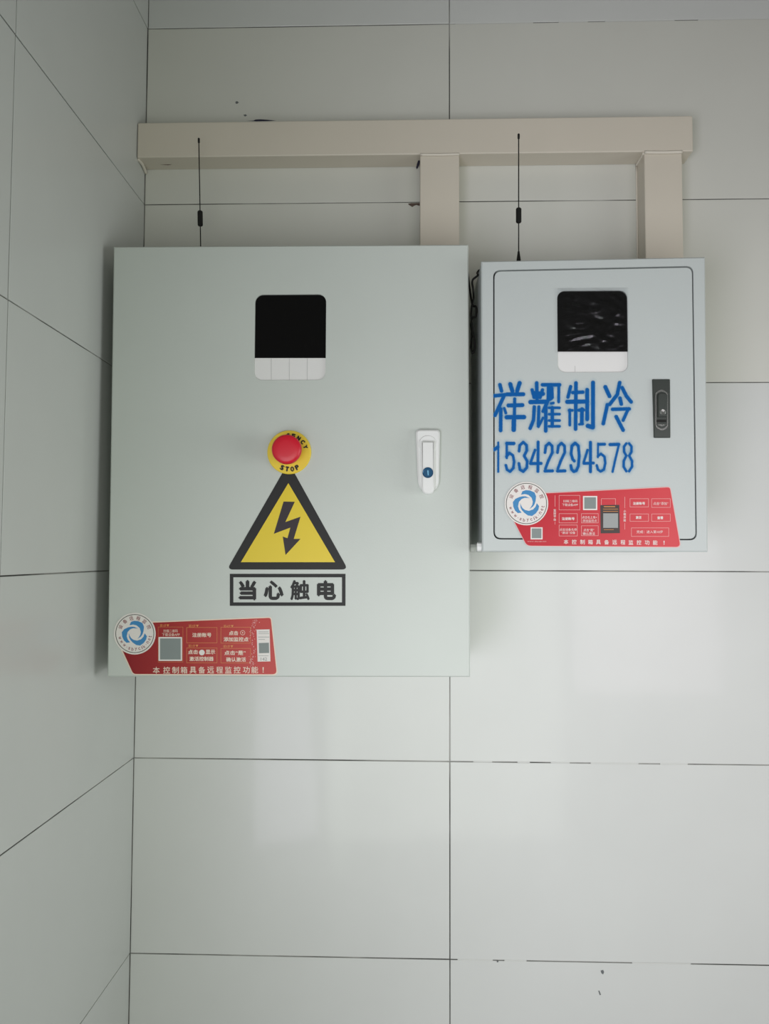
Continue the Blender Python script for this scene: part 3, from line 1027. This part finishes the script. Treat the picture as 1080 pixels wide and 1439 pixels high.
for rl in ((848, 711.4, 864, 712.6), (847, 715, 868, 715.7), (847, 718.2, 868, 718.9), (848, 744, 862, 744.6)):
    sub(sb, 'black_label_line', flat([rect_px(*rl)], Yt - 0.0002), 'p_gold')
b = bmesh.new()
for ch, x in zip('本控制箱具备远程监控功能！', [795, 806.4, 818, 829.2, 840.4, 852, 863.2, 874.8, 886, 897.4, 908.8, 920.2, 932.6]):
    write(b, ch, Yt, x, 761.4 + (x - 795) * 0.009, 6.6 if ch != '！' else 1.6, 6.6 if ch != '！' else 5.4, 0.012)
sub(sb, 'slogan_lettering', b, 'p_white')
roundel(sb, 739.4, 707.6, 30.6, 28.8, 17.8, 23.4, S1 - 0.0003)


# ------------------------------------------------------------------ the two whip antennas standing on the cabinets
def antenna(label, Y, tip, top, bot, fer, ztop, cable, flare):
    """tip, top, bot: pixels of whip end and of where it meets its base; fer: ferrite's upper and lower end"""
    p_tip, p_bot = at(*tip, Y), at(*bot, Y)
    ax = (p_tip - p_bot).normalized()
    base = p_bot + ax * ((ztop + 0.0 - p_bot.z) / ax.z)
    t = thing('whip_antenna', label, 'antenna', (base.x, base.y, ztop), 'whip antennas on the cabinets')
    on = lambda z: base + ax * ((z - base.z) / ax.z)
    puck = bmesh.new()
    tube([(base.x, Y, ztop + 0.0004), (base.x, Y, ztop + 0.0010), (base.x, Y, ztop + 0.0085), (base.x, Y, ztop + 0.0100)], [0.0135, 0.0145, 0.0140, 0.0115], 28, puck)
    sub(t, 'magnet_base', puck, 'rubber')
    z1 = ztop + 0.0100
    sub(t, 'flared_socket', tube([on(z1), on(z1 + 0.002), on(flare - 0.006), on(flare)], [0.0050, 0.0046, 0.0022, 0.0014], 14), 'rubber', True)
    sub(t, 'whip', tube([on(flare - 0.003), p_tip], [0.00085, 0.00085], 8), 'rubber', True)
    zt_ = p_tip.z
    sub(t, 'end_cap', tube([on(zt_ - 0.0075), on(zt_ - 0.0065), on(zt_ - 0.0005), on(zt_ + 0.0005)], [0.0011, 0.0017, 0.0017, 0.0012], 10), 'rubber', True)
    fa, fbm = at(*fer[0], Y).z, at(*fer[1], Y).z
    sub(t, 'loading_coil', tube([on(fbm), on(fbm + 0.0012), on(fa - 0.0012), on(fa)], [0.0030, 0.0040, 0.0040, 0.0030], 14), 'rubber')
    sub(t, 'cable', tube(smooth_path([(base.x + 0.013, Y, ztop + 0.004)] + cable, 7), 0.0015, 7), 'rubber', True)
    return t


gap = lambda x, y, Y: tuple(at(x, y, Y))
zA, zB = max(cA[0][1], cA[1][1]), max(cB[0][1], cB[1][1])
antenna('black whip antenna standing on the large cabinet with the triangle', -0.075, (279.2, 194.5), None, (281.8, 345.5), ((281, 296.5), (281.2, 317.5)), zA,
        [(0.00, -0.085, zA + 0.0020), (0.06, -0.095, zA + 0.0016), (cA[1][0] - 0.006, -0.105, zA + 0.0022), (cA[1][0] + 0.0016, -0.107, zA - 0.001),
         gap(662.6, 425, -0.13), gap(668.5, 431, -0.14), gap(668.5, 444, -0.14), gap(663.5, 447, -0.14), gap(661.5, 455, -0.14), gap(662.5, 470, -0.14), gap(661.2, 490, -0.13)], zA + 0.027)
antenna('black whip antenna standing on the small cabinet with blue lettering', -0.13, (728.4, 188.5), None, (728.4, 362.0), ((728.5, 292.5), (728.5, 313.0)), zB,
        [(0.165, -0.135, zB + 0.0014), (0.12, -0.142, zB + 0.0016), (cB[0][0] + 0.004, -0.15, zB + 0.0020), (cB[0][0] - 0.0016, -0.152, zB - 0.003),
         gap(671.0, 387, -0.16), gap(663.5, 394.5, -0.16), gap(664.5, 408, -0.16), gap(665, 420, -0.15), gap(662.3, 433, -0.15), gap(661.8, 450, -0.15), gap(663.8, 466, -0.15), gap(666.6, 482, -0.15), gap(666.2, 492, -0.15), gap(663.2, 496, -0.15), gap(661.6, 489, -0.15)], zB + 0.036)
